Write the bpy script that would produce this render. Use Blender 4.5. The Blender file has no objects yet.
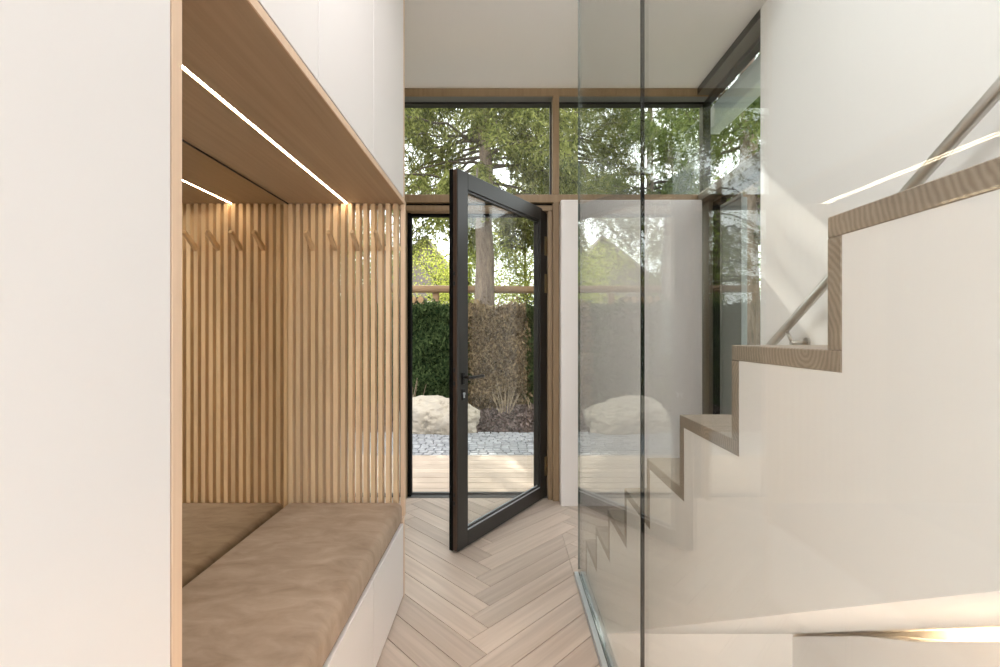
import bpy, bmesh, math, random
import numpy as np
from mathutils import Vector, Matrix, noise

random.seed(7)
rng = np.random.default_rng(7)
S = bpy.context.scene
COL = S.collection
PI = math.pi

# ------------------------------------------------------------------ camera, world, sun, exposure
EYE = 1.32
F = 455.0                                   # focal length in pixels of a 1000 px wide frame
cam_d = bpy.data.cameras.new('camera')
cam_d.sensor_width = 36.0
cam_d.lens = F / 1000 * 36.0
cam_d.shift_x = -0.0035
cam_d.clip_start = 0.02
cam_d.clip_end = 400
cam = bpy.data.objects.new('camera', cam_d)
COL.objects.link(cam)
cam.location = (0, 0, EYE)
cam.rotation_euler = (PI / 2, 0, 0)
S.camera = cam

W_ = bpy.data.worlds.new('overcast_sky')
S.world = W_
W_.use_nodes = True
bg = W_.node_tree.nodes['Background']
bg.inputs['Color'].default_value = (0.95, 0.98, 1.0, 1)
bg.inputs['Strength'].default_value = 2.5

sun_d = bpy.data.lights.new('sun', 'SUN')
sun_d.energy = 4.2
sun_d.angle = math.radians(0.8)
sun_d.color = (1.0, 0.93, 0.82)
sun = bpy.data.objects.new('sun', sun_d)
COL.objects.link(sun)
sun.rotation_euler = Vector((0.17, -1.0, -0.85)).to_track_quat('-Z', 'Y').to_euler()
sun.location = (-3, 12, 12)

def area(name, loc, direction, sx, sy, power, color):
    d = bpy.data.lights.new(name, 'AREA')
    d.shape = 'RECTANGLE'; d.size = sx; d.size_y = sy
    d.energy = power; d.color = color
    o = bpy.data.objects.new(name, d)
    COL.objects.link(o)
    o.location = loc
    o.rotation_euler = Vector(direction).to_track_quat('-Z', 'Y').to_euler()
    return o

# fill lights added out of view, set at the three added windows
area('fill_light_rear', (-0.1, -2.92, 1.75), (0, 1, 0.9), 2.4, 2.6, 15, (0.97, 0.965, 1.0))
area('fill_light_side', (-1.72, -1.85, 1.75), (1, 0.4, 0.65), 1.8, 2.3, 54, (0.97, 0.965, 1.0))
area('fill_light_stair', (0.98, 0.7, 4.70), (0, 0, -1), 0.9, 2.8, 7, (0.95, 0.98, 1.0))

S.view_settings.view_transform = 'Standard'
S.view_settings.look = 'None'
S.view_settings.exposure = 0.60
S.view_settings.gamma = 1.0
S.view_settings.use_curve_mapping = False
S.cycles.max_bounces = 10
S.cycles.diffuse_bounces = 5
S.cycles.glossy_bounces = 5
S.cycles.transmission_bounces = 6
S.cycles.transparent_max_bounces = 16
S.cycles.sample_clamp_indirect = 8.0
S.cycles.caustics_reflective = True
S.cycles.use_denoising = True

# ------------------------------------------------------------------ materials
def new_mat(name):
    m = bpy.data.materials.new(name)
    m.use_nodes = True
    nt = m.node_tree
    return m, nt, nt.nodes['Principled BSDF']

def N(nt, typ, **kw):
    n = nt.nodes.new(typ)
    for k, v in kw.items():
        setattr(n, k, v)
    return n

def plain(name, col, rough=0.5, metal=0.0, spec=0.5, noise=0.0, nscale=20, bump=0.0, bscale=200):
    m, nt, b = new_mat(name)
    b.inputs['Base Color'].default_value = (*col, 1)
    b.inputs['Roughness'].default_value = rough
    b.inputs['Metallic'].default_value = metal
    b.inputs['Specular IOR Level'].default_value = spec
    tc = N(nt, 'ShaderNodeTexCoord')
    if noise > 0:
        n = N(nt, 'ShaderNodeTexNoise'); n.inputs['Scale'].default_value = nscale
        n.inputs['Detail'].default_value = 5
        nt.links.new(tc.outputs['Object'], n.inputs['Vector'])
        r = N(nt, 'ShaderNodeMix', data_type='RGBA')
        r.inputs['A'].default_value = (*[c * (1 - noise) for c in col], 1)
        r.inputs['B'].default_value = (*[min(1, c * (1 + noise)) for c in col], 1)
        nt.links.new(n.outputs['Fac'], r.inputs['Factor'])
        nt.links.new(r.outputs['Result'], b.inputs['Base Color'])
    if bump > 0:
        n2 = N(nt, 'ShaderNodeTexNoise'); n2.inputs['Scale'].default_value = bscale
        nt.links.new(tc.outputs['Object'], n2.inputs['Vector'])
        bp = N(nt, 'ShaderNodeBump'); bp.inputs['Strength'].default_value = bump
        bp.inputs['Distance'].default_value = 0.002
        nt.links.new(n2.outputs['Fac'], bp.inputs['Height'])
        nt.links.new(bp.outputs['Normal'], b.inputs['Normal'])
    return m

def wood(name, dark, light, axis='Z', across=60, along=2.0, rough=0.5, vary=0.12, bump=0.15, ring=0.35, spec=0.4, contrast=(0.3, 0.72)):
    """grain running along one object axis, each object with its own tone"""
    m, nt, b = new_mat(name)
    tc = N(nt, 'ShaderNodeTexCoord')
    oi = N(nt, 'ShaderNodeObjectInfo')
    mp = N(nt, 'ShaderNodeMapping')
    sc = [across] * 3
    sc['XYZ'.index(axis)] = along
    mp.inputs['Scale'].default_value = sc
    add = N(nt, 'ShaderNodeVectorMath', operation='ADD')
    mul = N(nt, 'ShaderNodeMath', operation='MULTIPLY'); mul.inputs[1].default_value = 57.0
    nt.links.new(oi.outputs['Random'], mul.inputs[0])
    nt.links.new(tc.outputs['Object'], mp.inputs['Vector'])
    nt.links.new(mp.outputs['Vector'], add.inputs[0])
    nt.links.new(mul.outputs[0], add.inputs[1])
    n1 = N(nt, 'ShaderNodeTexNoise'); n1.inputs['Scale'].default_value = 1.0
    n1.inputs['Detail'].default_value = 6; n1.inputs['Roughness'].default_value = 0.6
    n1.inputs['Distortion'].default_value = 0.6
    nt.links.new(add.outputs[0], n1.inputs['Vector'])
    n2 = N(nt, 'ShaderNodeTexNoise'); n2.inputs['Scale'].default_value = ring
    n2.inputs['Detail'].default_value = 3; n2.inputs['Distortion'].default_value = 1.2
    nt.links.new(add.outputs[0], n2.inputs['Vector'])
    mx = N(nt, 'ShaderNodeMath', operation='ADD')
    h1 = N(nt, 'ShaderNodeMath', operation='MULTIPLY'); h1.inputs[1].default_value = 0.5
    h2 = N(nt, 'ShaderNodeMath', operation='MULTIPLY'); h2.inputs[1].default_value = 0.5
    nt.links.new(n1.outputs['Fac'], h1.inputs[0]); nt.links.new(n2.outputs['Fac'], h2.inputs[0])
    nt.links.new(h1.outputs[0], mx.inputs[0]); nt.links.new(h2.outputs[0], mx.inputs[1])
    cr = N(nt, 'ShaderNodeValToRGB')
    cr.color_ramp.elements[0].position = contrast[0]; cr.color_ramp.elements[0].color = (*dark, 1)
    cr.color_ramp.elements[1].position = contrast[1]; cr.color_ramp.elements[1].color = (*light, 1)
    nt.links.new(mx.outputs[0], cr.inputs['Fac'])
    hs = N(nt, 'ShaderNodeHueSaturation')
    mr = N(nt, 'ShaderNodeMapRange')
    mr.inputs['To Min'].default_value = 1 - vary; mr.inputs['To Max'].default_value = 1 + vary
    nt.links.new(oi.outputs['Random'], mr.inputs['Value'])
    nt.links.new(mr.outputs['Result'], hs.inputs['Value'])
    nt.links.new(cr.outputs['Color'], hs.inputs['Color'])
    nt.links.new(hs.outputs['Color'], b.inputs['Base Color'])
    b.inputs['Roughness'].default_value = rough
    b.inputs['Specular IOR Level'].default_value = spec
    if bump:
        bp = N(nt, 'ShaderNodeBump'); bp.inputs['Strength'].default_value = bump
        bp.inputs['Distance'].default_value = 0.001
        nt.links.new(n1.outputs['Fac'], bp.inputs['Height'])
        nt.links.new(bp.outputs['Normal'], b.inputs['Normal'])
    return m

def glass(name, tint, base=0.04, gloss=(1, 1, 1)):
    """thin architectural glass: a clear sheet whose reflection grows at grazing angles"""
    m = bpy.data.materials.new(name); m.use_nodes = True
    nt = m.node_tree; nt.nodes.clear()
    out = N(nt, 'ShaderNodeOutputMaterial')
    tr = N(nt, 'ShaderNodeBsdfTransparent'); tr.inputs['Color'].default_value = (*tint, 1)
    gl = N(nt, 'ShaderNodeBsdfGlossy'); gl.inputs['Roughness'].default_value = 0.0
    gl.inputs['Color'].default_value = (*gloss, 1)
    lw = N(nt, 'ShaderNodeLayerWeight'); lw.inputs['Blend'].default_value = 0.5
    pw = N(nt, 'ShaderNodeMath', operation='POWER'); pw.inputs[1].default_value = 5
    ma = N(nt, 'ShaderNodeMath', operation='MULTIPLY_ADD'); ma.inputs[1].default_value = 1 - base; ma.inputs[2].default_value = base
    mx = N(nt, 'ShaderNodeMixShader')
    nt.links.new(lw.outputs['Facing'], pw.inputs[0]); nt.links.new(pw.outputs[0], ma.inputs[0])
    nt.links.new(ma.outputs[0], mx.inputs['Fac'])
    nt.links.new(tr.outputs[0], mx.inputs[1]); nt.links.new(gl.outputs[0], mx.inputs[2])
    nt.links.new(mx.outputs[0], out.inputs['Surface'])
    return m

def emit(name, col, s):
    m = bpy.data.materials.new(name); m.use_nodes = True
    nt = m.node_tree; nt.nodes.clear()
    out = N(nt, 'ShaderNodeOutputMaterial'); e = N(nt, 'ShaderNodeEmission')
    e.inputs['Color'].default_value = (*col, 1); e.inputs['Strength'].default_value = s
    nt.links.new(e.outputs[0], out.inputs['Surface'])
    return m

def leafy(name, c0, c1, trans=0.45, rough=0.55):
    m = bpy.data.materials.new(name); m.use_nodes = True
    nt = m.node_tree; nt.nodes.clear()
    out = N(nt, 'ShaderNodeOutputMaterial')
    g = N(nt, 'ShaderNodeNewGeometry')
    cr = N(nt, 'ShaderNodeValToRGB')
    cr.color_ramp.elements[0].color = (*c0, 1); cr.color_ramp.elements[1].color = (*c1, 1)
    nt.links.new(g.outputs['Random Per Island'], cr.inputs['Fac'])
    d = N(nt, 'ShaderNodeBsdfDiffuse'); t = N(nt, 'ShaderNodeBsdfTranslucent')
    nt.links.new(cr.outputs[0], d.inputs['Color']); nt.links.new(cr.outputs[0], t.inputs['Color'])
    mx = N(nt, 'ShaderNodeMixShader'); mx.inputs['Fac'].default_value = trans
    nt.links.new(d.outputs[0], mx.inputs[1]); nt.links.new(t.outputs[0], mx.inputs[2])
    nt.links.new(mx.outputs[0], out.inputs['Surface'])
    return m

M = {}
M['wall'] = plain('white_plaster', (0.85, 0.84, 0.82), 0.85, bump=0.05, bscale=300)
M['ceiling'] = plain('white_ceiling_paint', (0.94, 0.912, 0.90), 0.9)
M['lacquer'] = plain('white_lacquer', (0.785, 0.75, 0.74), 0.45, spec=0.35)
M['stringer'] = plain('stair_white_paint', (0.84, 0.825, 0.80), 0.6, spec=0.3)
M['panel'] = plain('white_satin_panel', (0.80, 0.76, 0.74), 0.35, spec=0.4)
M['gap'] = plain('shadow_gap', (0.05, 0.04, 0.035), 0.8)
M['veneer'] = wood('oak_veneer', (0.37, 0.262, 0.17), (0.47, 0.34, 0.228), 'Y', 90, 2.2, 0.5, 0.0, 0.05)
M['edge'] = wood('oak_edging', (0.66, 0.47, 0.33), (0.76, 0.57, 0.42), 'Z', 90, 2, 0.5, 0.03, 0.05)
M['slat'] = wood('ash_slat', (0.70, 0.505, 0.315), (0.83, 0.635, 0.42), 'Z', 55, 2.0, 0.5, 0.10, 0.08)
M['peg'] = wood('oak_peg', (0.55, 0.39, 0.24), (0.68, 0.49, 0.31), 'Y', 60, 6, 0.5, 0.05)
M['floor'] = wood('oak_herringbone', (0.43, 0.345, 0.285), (0.66, 0.55, 0.47), 'X', 34, 1.6, 0.34, 0.13, 0.12, spec=0.5)
M['subfloor'] = plain('joint_shadow', (0.10, 0.075, 0.055), 0.9)
def step_mat():
    m, nt, b = new_mat('oak_step')
    tc = N(nt, 'ShaderNodeTexCoord'); oi = N(nt, 'ShaderNodeObjectInfo')
    mp = N(nt, 'ShaderNodeMapping'); mp.inputs['Scale'].default_value = (0.12, 1, 1)
    cb = N(nt, 'ShaderNodeCombineXYZ')
    m1 = N(nt, 'ShaderNodeMath', operation='MULTIPLY_ADD'); m1.inputs[1].default_value = 0.35; m1.inputs[2].default_value = -0.17
    m2 = N(nt, 'ShaderNodeMath', operation='MULTIPLY_ADD'); m2.inputs[1].default_value = -0.16; m2.inputs[2].default_value = 0.10
    nt.links.new(oi.outputs['Random'], m1.inputs[0]); nt.links.new(oi.outputs['Random'], m2.inputs[0])
    nt.links.new(m1.outputs[0], cb.inputs['Y']); nt.links.new(m2.outputs[0], cb.inputs['Z'])
    ad = N(nt, 'ShaderNodeVectorMath', operation='ADD')
    nt.links.new(tc.outputs['Object'], mp.inputs['Vector']); nt.links.new(mp.outputs[0], ad.inputs[0]); nt.links.new(cb.outputs[0], ad.inputs[1])
    wv = N(nt, 'ShaderNodeTexWave', wave_type='RINGS', rings_direction='X')
    wv.inputs['Scale'].default_value = 38; wv.inputs['Distortion'].default_value = 3.5; wv.inputs['Detail'].default_value = 3
    wv.inputs['Detail Scale'].default_value = 1.2
    nt.links.new(ad.outputs[0], wv.inputs['Vector'])
    n = N(nt, 'ShaderNodeTexNoise'); n.inputs['Scale'].default_value = 28; n.inputs['Detail'].default_value = 6
    nt.links.new(ad.outputs[0], n.inputs['Vector'])
    mx = N(nt, 'ShaderNodeMix', data_type='FLOAT'); mx.inputs['Factor'].default_value = 0.55
    nt.links.new(wv.outputs['Fac'], mx.inputs['A']); nt.links.new(n.outputs['Fac'], mx.inputs['B'])
    cr = N(nt, 'ShaderNodeValToRGB')
    cr.color_ramp.elements[0].position = 0.2; cr.color_ramp.elements[0].color = (0.235, 0.187, 0.145, 1)
    cr.color_ramp.elements[1].position = 0.8; cr.color_ramp.elements[1].color = (0.365, 0.305, 0.24, 1)
    nt.links.new(mx.outputs['Result'], cr.inputs['Fac'])
    nt.links.new(cr.outputs[0], b.inputs['Base Color'])
    b.inputs['Roughness'].default_value = 0.5
    return m
M['step'] = step_mat()
M['frame'] = wood('larch_frame', (0.25, 0.165, 0.09), (0.36, 0.25, 0.145), 'Z', 60, 2, 0.45, 0.04, 0.05)
M['bronze'] = plain('bronze_steel', (0.155, 0.14, 0.115), 0.38, metal=0.3)
M['black'] = plain('black_brown_steel', (0.026, 0.024, 0.022), 0.36, spec=0.5)
M['seal'] = plain('black_rubber', (0.006, 0.006, 0.006), 0.7, spec=0.1)
M['redbrown'] = wood('door_core_wood', (0.045, 0.026, 0.018), (0.075, 0.042, 0.026), 'Z', 60, 2, 0.5, 0.0)
M['grey'] = plain('grey_steel', (0.20, 0.205, 0.19), 0.5)
M['reflectgrey'] = plain('reflection_grey', (0.20, 0.215, 0.20), 0.35)
M['steel'] = plain('brushed_steel', (0.58, 0.565, 0.53), 0.3, metal=1.0)
M['alu'] = plain('anodised_aluminium', (0.62, 0.67, 0.71), 0.3, metal=0.55)
M['hinge'] = plain('hinge_bronze', (0.36, 0.27, 0.15), 0.4, metal=0.7)
M['handle'] = plain('black_handle', (0.008, 0.008, 0.008), 0.3)
M['mirror'] = plain('mirror_silver', (0.80, 0.74, 0.63), 0.0, metal=1.0)
M['pane'] = glass('window_glass', (0.97, 0.985, 0.975))
M['part'] = glass('partition_glass', (0.987, 0.992, 0.987), 0.036, (0.75, 0.77, 0.76))
M['gedge'] = plain('glass_edge', (0.10, 0.13, 0.12), 0.2)
M['led'] = emit('led_warm', (1.0, 0.84, 0.62), 36)
M['ledstair'] = emit('led_stair', (1.0, 0.70, 0.42), 22)
M['rubble'] = plain('threshold_metal', (0.16, 0.16, 0.16), 0.4, metal=0.8)
M['deck'] = wood('larch_deck', (0.44, 0.34, 0.26), (0.57, 0.47, 0.38), 'X', 26, 1.2, 0.7, 0.10, 0.1)
M['soil'] = plain('bark_mulch', (0.075, 0.055, 0.048), 0.95, noise=0.5, nscale=30, bump=0.8, bscale=60)
M['earth'] = plain('garden_ground', (0.16, 0.17, 0.07), 0.95, noise=0.4, nscale=4)
M['mortar'] = plain('paving_joint', (0.30, 0.30, 0.30), 0.95)
M['sett'] = None
M['rock'] = None
M['bark'] = wood('conifer_bark', (0.09, 0.065, 0.05), (0.36, 0.27, 0.205), 'Z', 26, 7.0, 0.9, 0.05, 1.0)
M['twig'] = plain('dark_twig', (0.085, 0.065, 0.048), 0.9)
M['needle'] = leafy('conifer_needles', (0.05, 0.07, 0.02), (0.36, 0.37, 0.12), 0.5)
M['needle2'] = leafy('dark_needles', (0.045, 0.075, 0.025), (0.24, 0.29, 0.10), 0.5)  # darker needle tone for the conifers near the right corner
M['leaf'] = leafy('spring_leaves', (0.22, 0.29, 0.04), (0.74, 0.76, 0.20), 0.55)
M['leaf2'] = leafy('mid_leaves', (0.14, 0.21, 0.04), (0.52, 0.58, 0.17), 0.55)
M['hedge'] = leafy('hedge_leaves', (0.018, 0.038, 0.016), (0.12, 0.165, 0.065), 0.35)
M['deadhedge'] = leafy('dead_hedge_leaves', (0.09, 0.06, 0.033), (0.42, 0.31, 0.18), 0.3)
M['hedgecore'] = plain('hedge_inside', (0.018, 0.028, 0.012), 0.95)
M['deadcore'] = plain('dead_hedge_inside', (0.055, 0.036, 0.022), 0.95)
M['straw'] = leafy('straw_stems', (0.26, 0.19, 0.12), (0.52, 0.42, 0.29), 0.1)
M['timber'] = wood('weathered_timber', (0.26, 0.15, 0.08), (0.46, 0.30, 0.17), 'X', 18, 1.5, 0.8, 0.08)
M['logend'] = plain('sawn_log_end', (0.50, 0.32, 0.17), 0.9, noise=0.25, nscale=14)
M['logbark'] = plain('log_bark', (0.10, 0.065, 0.04), 0.95, noise=0.3, nscale=20)
M['roof'] = plain('slate_roof', (0.23, 0.19, 0.185), 0.8, noise=0.12, nscale=6)
M['house'] = plain('house_render', (0.58, 0.53, 0.46), 0.9)
M['dglass'] = plain('far_window_glass', (0.06, 0.07, 0.08), 0.15)

def island_mat(name, cols, rough, nscale=14, namt=0.25, bump=0.3):
    m, nt, b = new_mat(name)
    g = N(nt, 'ShaderNodeNewGeometry'); tc = N(nt, 'ShaderNodeTexCoord')
    cr = N(nt, 'ShaderNodeValToRGB')
    cr.color_ramp.elements[0].color = (*cols[0], 1); cr.color_ramp.elements[1].color = (*cols[-1], 1)
    nt.links.new(g.outputs['Random Per Island'], cr.inputs['Fac'])
    n = N(nt, 'ShaderNodeTexNoise'); n.inputs['Scale'].default_value = nscale; n.inputs['Detail'].default_value = 6
    nt.links.new(tc.outputs['Object'], n.inputs['Vector'])
    mr = N(nt, 'ShaderNodeMapRange'); mr.inputs['From Min'].default_value = 0.3; mr.inputs['From Max'].default_value = 0.7
    mr.inputs['To Min'].default_value = 1 - namt; mr.inputs['To Max'].default_value = 1 + namt
    nt.links.new(n.outputs['Fac'], mr.inputs['Value'])
    hs = N(nt, 'ShaderNodeHueSaturation')
    nt.links.new(cr.outputs[0], hs.inputs['Color']); nt.links.new(mr.outputs[0], hs.inputs['Value'])
    nt.links.new(hs.outputs[0], b.inputs['Base Color'])
    b.inputs['Roughness'].default_value = rough
    bp = N(nt, 'ShaderNodeBump'); bp.inputs['Strength'].default_value = bump; bp.inputs['Distance'].default_value = 0.02
    nt.links.new(n.outputs['Fac'], bp.inputs['Height']); nt.links.new(bp.outputs[0], b.inputs['Normal'])
    return m
M['sett'] = island_mat('granite_setts', ((0.26, 0.262, 0.27), (0.39, 0.39, 0.40)), 0.8, 30, 0.15)

def rock_mat():
    m, nt, b = new_mat('pale_boulder_stone')
    tc = N(nt, 'ShaderNodeTexCoord')
    n = N(nt, 'ShaderNodeTexNoise'); n.inputs['Scale'].default_value = 5; n.inputs['Detail'].default_value = 9
    n.inputs['Roughness'].default_value = 0.65
    nt.links.new(tc.outputs['Object'], n.inputs['Vector'])
    cr = N(nt, 'ShaderNodeValToRGB')
    e = cr.color_ramp.elements
    e[0].position = 0.36; e[0].color = (0.22, 0.19, 0.15, 1)
    e[1].position = 0.66; e[1].color = (0.39, 0.345, 0.29, 1)
    x = e.new(0.46); x.color = (0.44, 0.38, 0.30, 1)
    nt.links.new(n.outputs['Fac'], cr.inputs['Fac']); nt.links.new(cr.outputs[0], b.inputs['Base Color'])
    b.inputs['Roughness'].default_value = 0.9
    bp = N(nt, 'ShaderNodeBump'); bp.inputs['Strength'].default_value = 0.6; bp.inputs['Distance'].default_value = 0.03
    nt.links.new(n.outputs['Fac'], bp.inputs['Height']); nt.links.new(bp.outputs[0], b.inputs['Normal'])
    return m
M['rock'] = rock_mat()

def suede_mat():
    m, nt, b = new_mat('taupe_suede')
    tc = N(nt, 'ShaderNodeTexCoord')
    n = N(nt, 'ShaderNodeTexNoise'); n.inputs['Scale'].default_value = 7.0; n.inputs['Detail'].default_value = 8
    n.inputs['Roughness'].default_value = 0.62; n.inputs['Distortion'].default_value = 0.5
    mp = N(nt, 'ShaderNodeMapping'); mp.inputs['Rotation'].default_value = (0, 0, 0.6); mp.inputs['Scale'].default_value = (1.0, 2.2, 1.0)
    nt.links.new(tc.outputs['Object'], mp.inputs['Vector']); nt.links.new(mp.outputs[0], n.inputs['Vector'])
    cr = N(nt, 'ShaderNodeValToRGB')
    cr.color_ramp.elements[0].position = 0.30; cr.color_ramp.elements[0].color = (0.265, 0.19, 0.138, 1)
    cr.color_ramp.elements[1].position = 0.70; cr.color_ramp.elements[1].color = (0.42, 0.32, 0.245, 1)
    nt.links.new(n.outputs['Fac'], cr.inputs['Fac']); nt.links.new(cr.outputs[0], b.inputs['Base Color'])
    b.inputs['Roughness'].default_value = 0.9
    b.inputs['Specular IOR Level'].default_value = 0.15
    b.inputs['Sheen Weight'].default_value = 0.25
    b.inputs['Sheen Tint'].default_value = (0.8, 0.65, 0.5, 1)
    n2 = N(nt, 'ShaderNodeTexNoise'); n2.inputs['Scale'].default_value = 350
    nt.links.new(tc.outputs['Object'], n2.inputs['Vector'])
    bp = N(nt, 'ShaderNodeBump'); bp.inputs['Strength'].default_value = 0.1; bp.inputs['Distance'].default_value = 0.001
    nt.links.new(n2.outputs['Fac'], bp.inputs['Height']); nt.links.new(bp.outputs[0], b.inputs['Normal'])
    return m
M['suede'] = suede_mat()

# ------------------------------------------------------------------ object helpers
WL = {}                                     # world location of every object's origin

def tag(o, label=None, cat=None, group=None, kind=None):
    if label: o['label'] = label
    if cat: o['category'] = cat
    if group: o['group'] = group
    if kind: o['kind'] = kind
    return o

def thing(name, loc, label, cat=None, group=None, kind=None, rotz=0):
    o = bpy.data.objects.new(name, None)
    o.empty_display_size = 0.1
    COL.objects.link(o)
    o.location = loc; o.rotation_euler = (0, 0, rotz)
    WL[o.name] = Vector(loc) if rotz == 0 else Vector((0, 0, 0))
    return tag(o, label, cat, group, kind)

def link(name, me, mat, parent=None, center=Vector((0, 0, 0)), rotz=0):
    if mat is not None and len(me.materials) == 0:
        me.materials.append(M[mat] if isinstance(mat, str) else mat)
    o = bpy.data.objects.new(name, me)
    COL.objects.link(o)
    p = Vector((0, 0, 0))
    if parent is not None:
        o.parent = parent
        p = WL[parent.name]
    o.location = Vector(center) - p
    o.rotation_euler = (0, 0, rotz)
    WL[o.name] = Vector(center)
    return o

def from_bm(name, bm, mat, parent=None, smooth=False, center=None):
    """mesh whose coordinates are world (or door-local) ones; the origin goes to its middle"""
    vs = [v.co for v in bm.verts]
    lo = Vector((min(v.x for v in vs), min(v.y for v in vs), min(v.z for v in vs)))
    hi = Vector((max(v.x for v in vs), max(v.y for v in vs), max(v.z for v in vs)))
    c = (lo + hi) / 2 if center is None else Vector(center)
    for v in bm.verts:
        v.co -= c
    bmesh.ops.recalc_face_normals(bm, faces=bm.faces)
    me = bpy.data.meshes.new(name)
    bm.to_mesh(me); bm.free()
    if smooth:
        for p in me.polygons: p.use_smooth = True
    return link(name, me, mat, parent, c)

def add_box(bm, x0, x1, y0, y1, z0, z1, bev=0.0, seg=1):
    r = bmesh.ops.create_cube(bm, size=1.0)
    vs = r['verts']
    for v in vs:
        v.co = Vector(((x0 + x1) / 2 + v.co.x * (x1 - x0), (y0 + y1) / 2 + v.co.y * (y1 - y0), (z0 + z1) / 2 + v.co.z * (z1 - z0)))
    if bev > 0:
        es = list({e for v in vs for e in v.link_edges})
        bmesh.ops.bevel(bm, geom=es, offset=bev, segments=seg, profile=0.5, affect='EDGES')
    return bm

def box(name, x0, x1, y0, y1, z0, z1, mat, parent=None, bev=0.0, seg=1):
    bm = bmesh.new()
    add_box(bm, x0, x1, y0, y1, z0, z1, bev, seg)
    return from_bm(name, bm, mat, parent)

def boxes(name, lst, mat, parent=None, bev=0.0):
    bm = bmesh.new()
    for b in lst:
        add_box(bm, *b, bev)
    return from_bm(name, bm, mat, parent)

def prism_x(name, pts, x0, x1, mat, parent=None):
    """polygon in (y, z) swept along x"""
    bm = bmesh.new()
    a = [bm.verts.new((x0, y, z)) for y, z in pts]
    b = [bm.verts.new((x1, y, z)) for y, z in pts]
    bm.faces.new(a); bm.faces.new(b[::-1])
    n = len(pts)
    for i in range(n):
        j = (i + 1) % n
        bm.faces.new((a[j], a[i], b[i], b[j]))
    return from_bm(name, bm, mat, parent)

def tube_pts(bm, pts, radii, seg=10, cap=True):
    pts = [Vector(p) for p in pts]
    if not hasattr(radii, '__len__'):
        radii = [radii] * len(pts)
    rings = []
    up = Vector((0, 0, 1))
    for i, p in enumerate(pts):
        d = (pts[min(i + 1, len(pts) - 1)] - pts[max(i - 1, 0)]).normalized()
        ref = up if abs(d.z) < 0.95 else Vector((1, 0, 0))
        u = d.cross(ref).normalized(); w = d.cross(u).normalized()
        rings.append([bm.verts.new(p + (u * math.cos(2 * PI * k / seg) + w * math.sin(2 * PI * k / seg)) * radii[i]) for k in range(seg)])
    for i in range(len(rings) - 1):
        for k in range(seg):
            bm.faces.new((rings[i][k], rings[i][(k + 1) % seg], rings[i + 1][(k + 1) % seg], rings[i + 1][k]))
    if cap:
        bm.faces.new(rings[0][::-1]); bm.faces.new(rings[-1])
    return bm

def tube(name, pts, radii, mat, parent=None, seg=10, smooth=True):
    bm = bmesh.new()
    tube_pts(bm, pts, radii, seg)
    o = from_bm(name, bm, mat, parent)
    if smooth:
        for p in o.data.polygons: p.use_smooth = len(p.vertices) == 4
    return o

def np_mesh(name, verts, quads, mat, parent=None, center=(0, 0, 0)):
    """large quad mesh straight from arrays"""
    c = np.asarray(center, dtype=np.float64)
    v = (verts - c).astype(np.float32)
    me = bpy.data.meshes.new(name)
    nq = len(quads)
    me.vertices.add(len(v)); me.vertices.foreach_set('co', v.ravel())
    me.loops.add(nq * 4); me.loops.foreach_set('vertex_index', quads.astype(np.int32).ravel())
    me.polygons.add(nq)
    me.polygons.foreach_set('loop_start', np.arange(0, nq * 4, 4, dtype=np.int32))
    me.update(calc_edges=True)
    return link(name, me, mat, parent, Vector(center))

# ------------------------------------------------------------------ key dimensions (metres, camera above x=0, y=0)
CX = -0.50          # cabinet front
MX = -1.08          # mirror plane
NY0, NY1 = 0.708, 2.28   # niche from near to far
NZ0, NZ1 = 0.375, 1.974  # bench top, niche ceiling
CZ = 3.25           # ceiling
FY = 3.58           # inner face of facade framing
GY = 3.70           # glass line of the facade
WX = 1.525          # stair wall
LX = -1.78          # left wall
SX = 0.455          # white stair side
BY = -3.0           # wall behind the camera

# ------------------------------------------------------------------ room shell
floor = tag(box('floor', LX, 0.385, BY, GY + 0.08, -0.14, -0.0125, 'subfloor'), 'oak herringbone floor of the entrance hall', kind='structure')
box('landing_base', 0.385, WX, 2.06, GY + 0.08, -0.14, -0.0125, 'subfloor', floor)

def clip_poly(poly, rects):
    """clip a convex polygon with axis-aligned half planes"""
    for (ax, val, keep_less) in rects:
        out = []
        for i in range(len(poly)):
            a, b = poly[i], poly[(i + 1) % len(poly)]
            ia = (a[ax] <= val) if keep_less else (a[ax] >= val)
            ib = (b[ax] <= val) if keep_less else (b[ax] >= val)
            if ia: out.append(a)
            if ia != ib:
                t = (val - a[ax]) / (b[ax] - a[ax])
                out.append((a[0] + t * (b[0] - a[0]), a[1] + t * (b[1] - a[1])))
        poly = out
        if len(poly) < 3: return []
    return poly

def poly_area(p):
    return abs(sum(p[i][0] * p[(i + 1) % len(p)][1] - p[(i + 1) % len(p)][0] * p[i][1] for i in range(len(p)))) / 2

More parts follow.
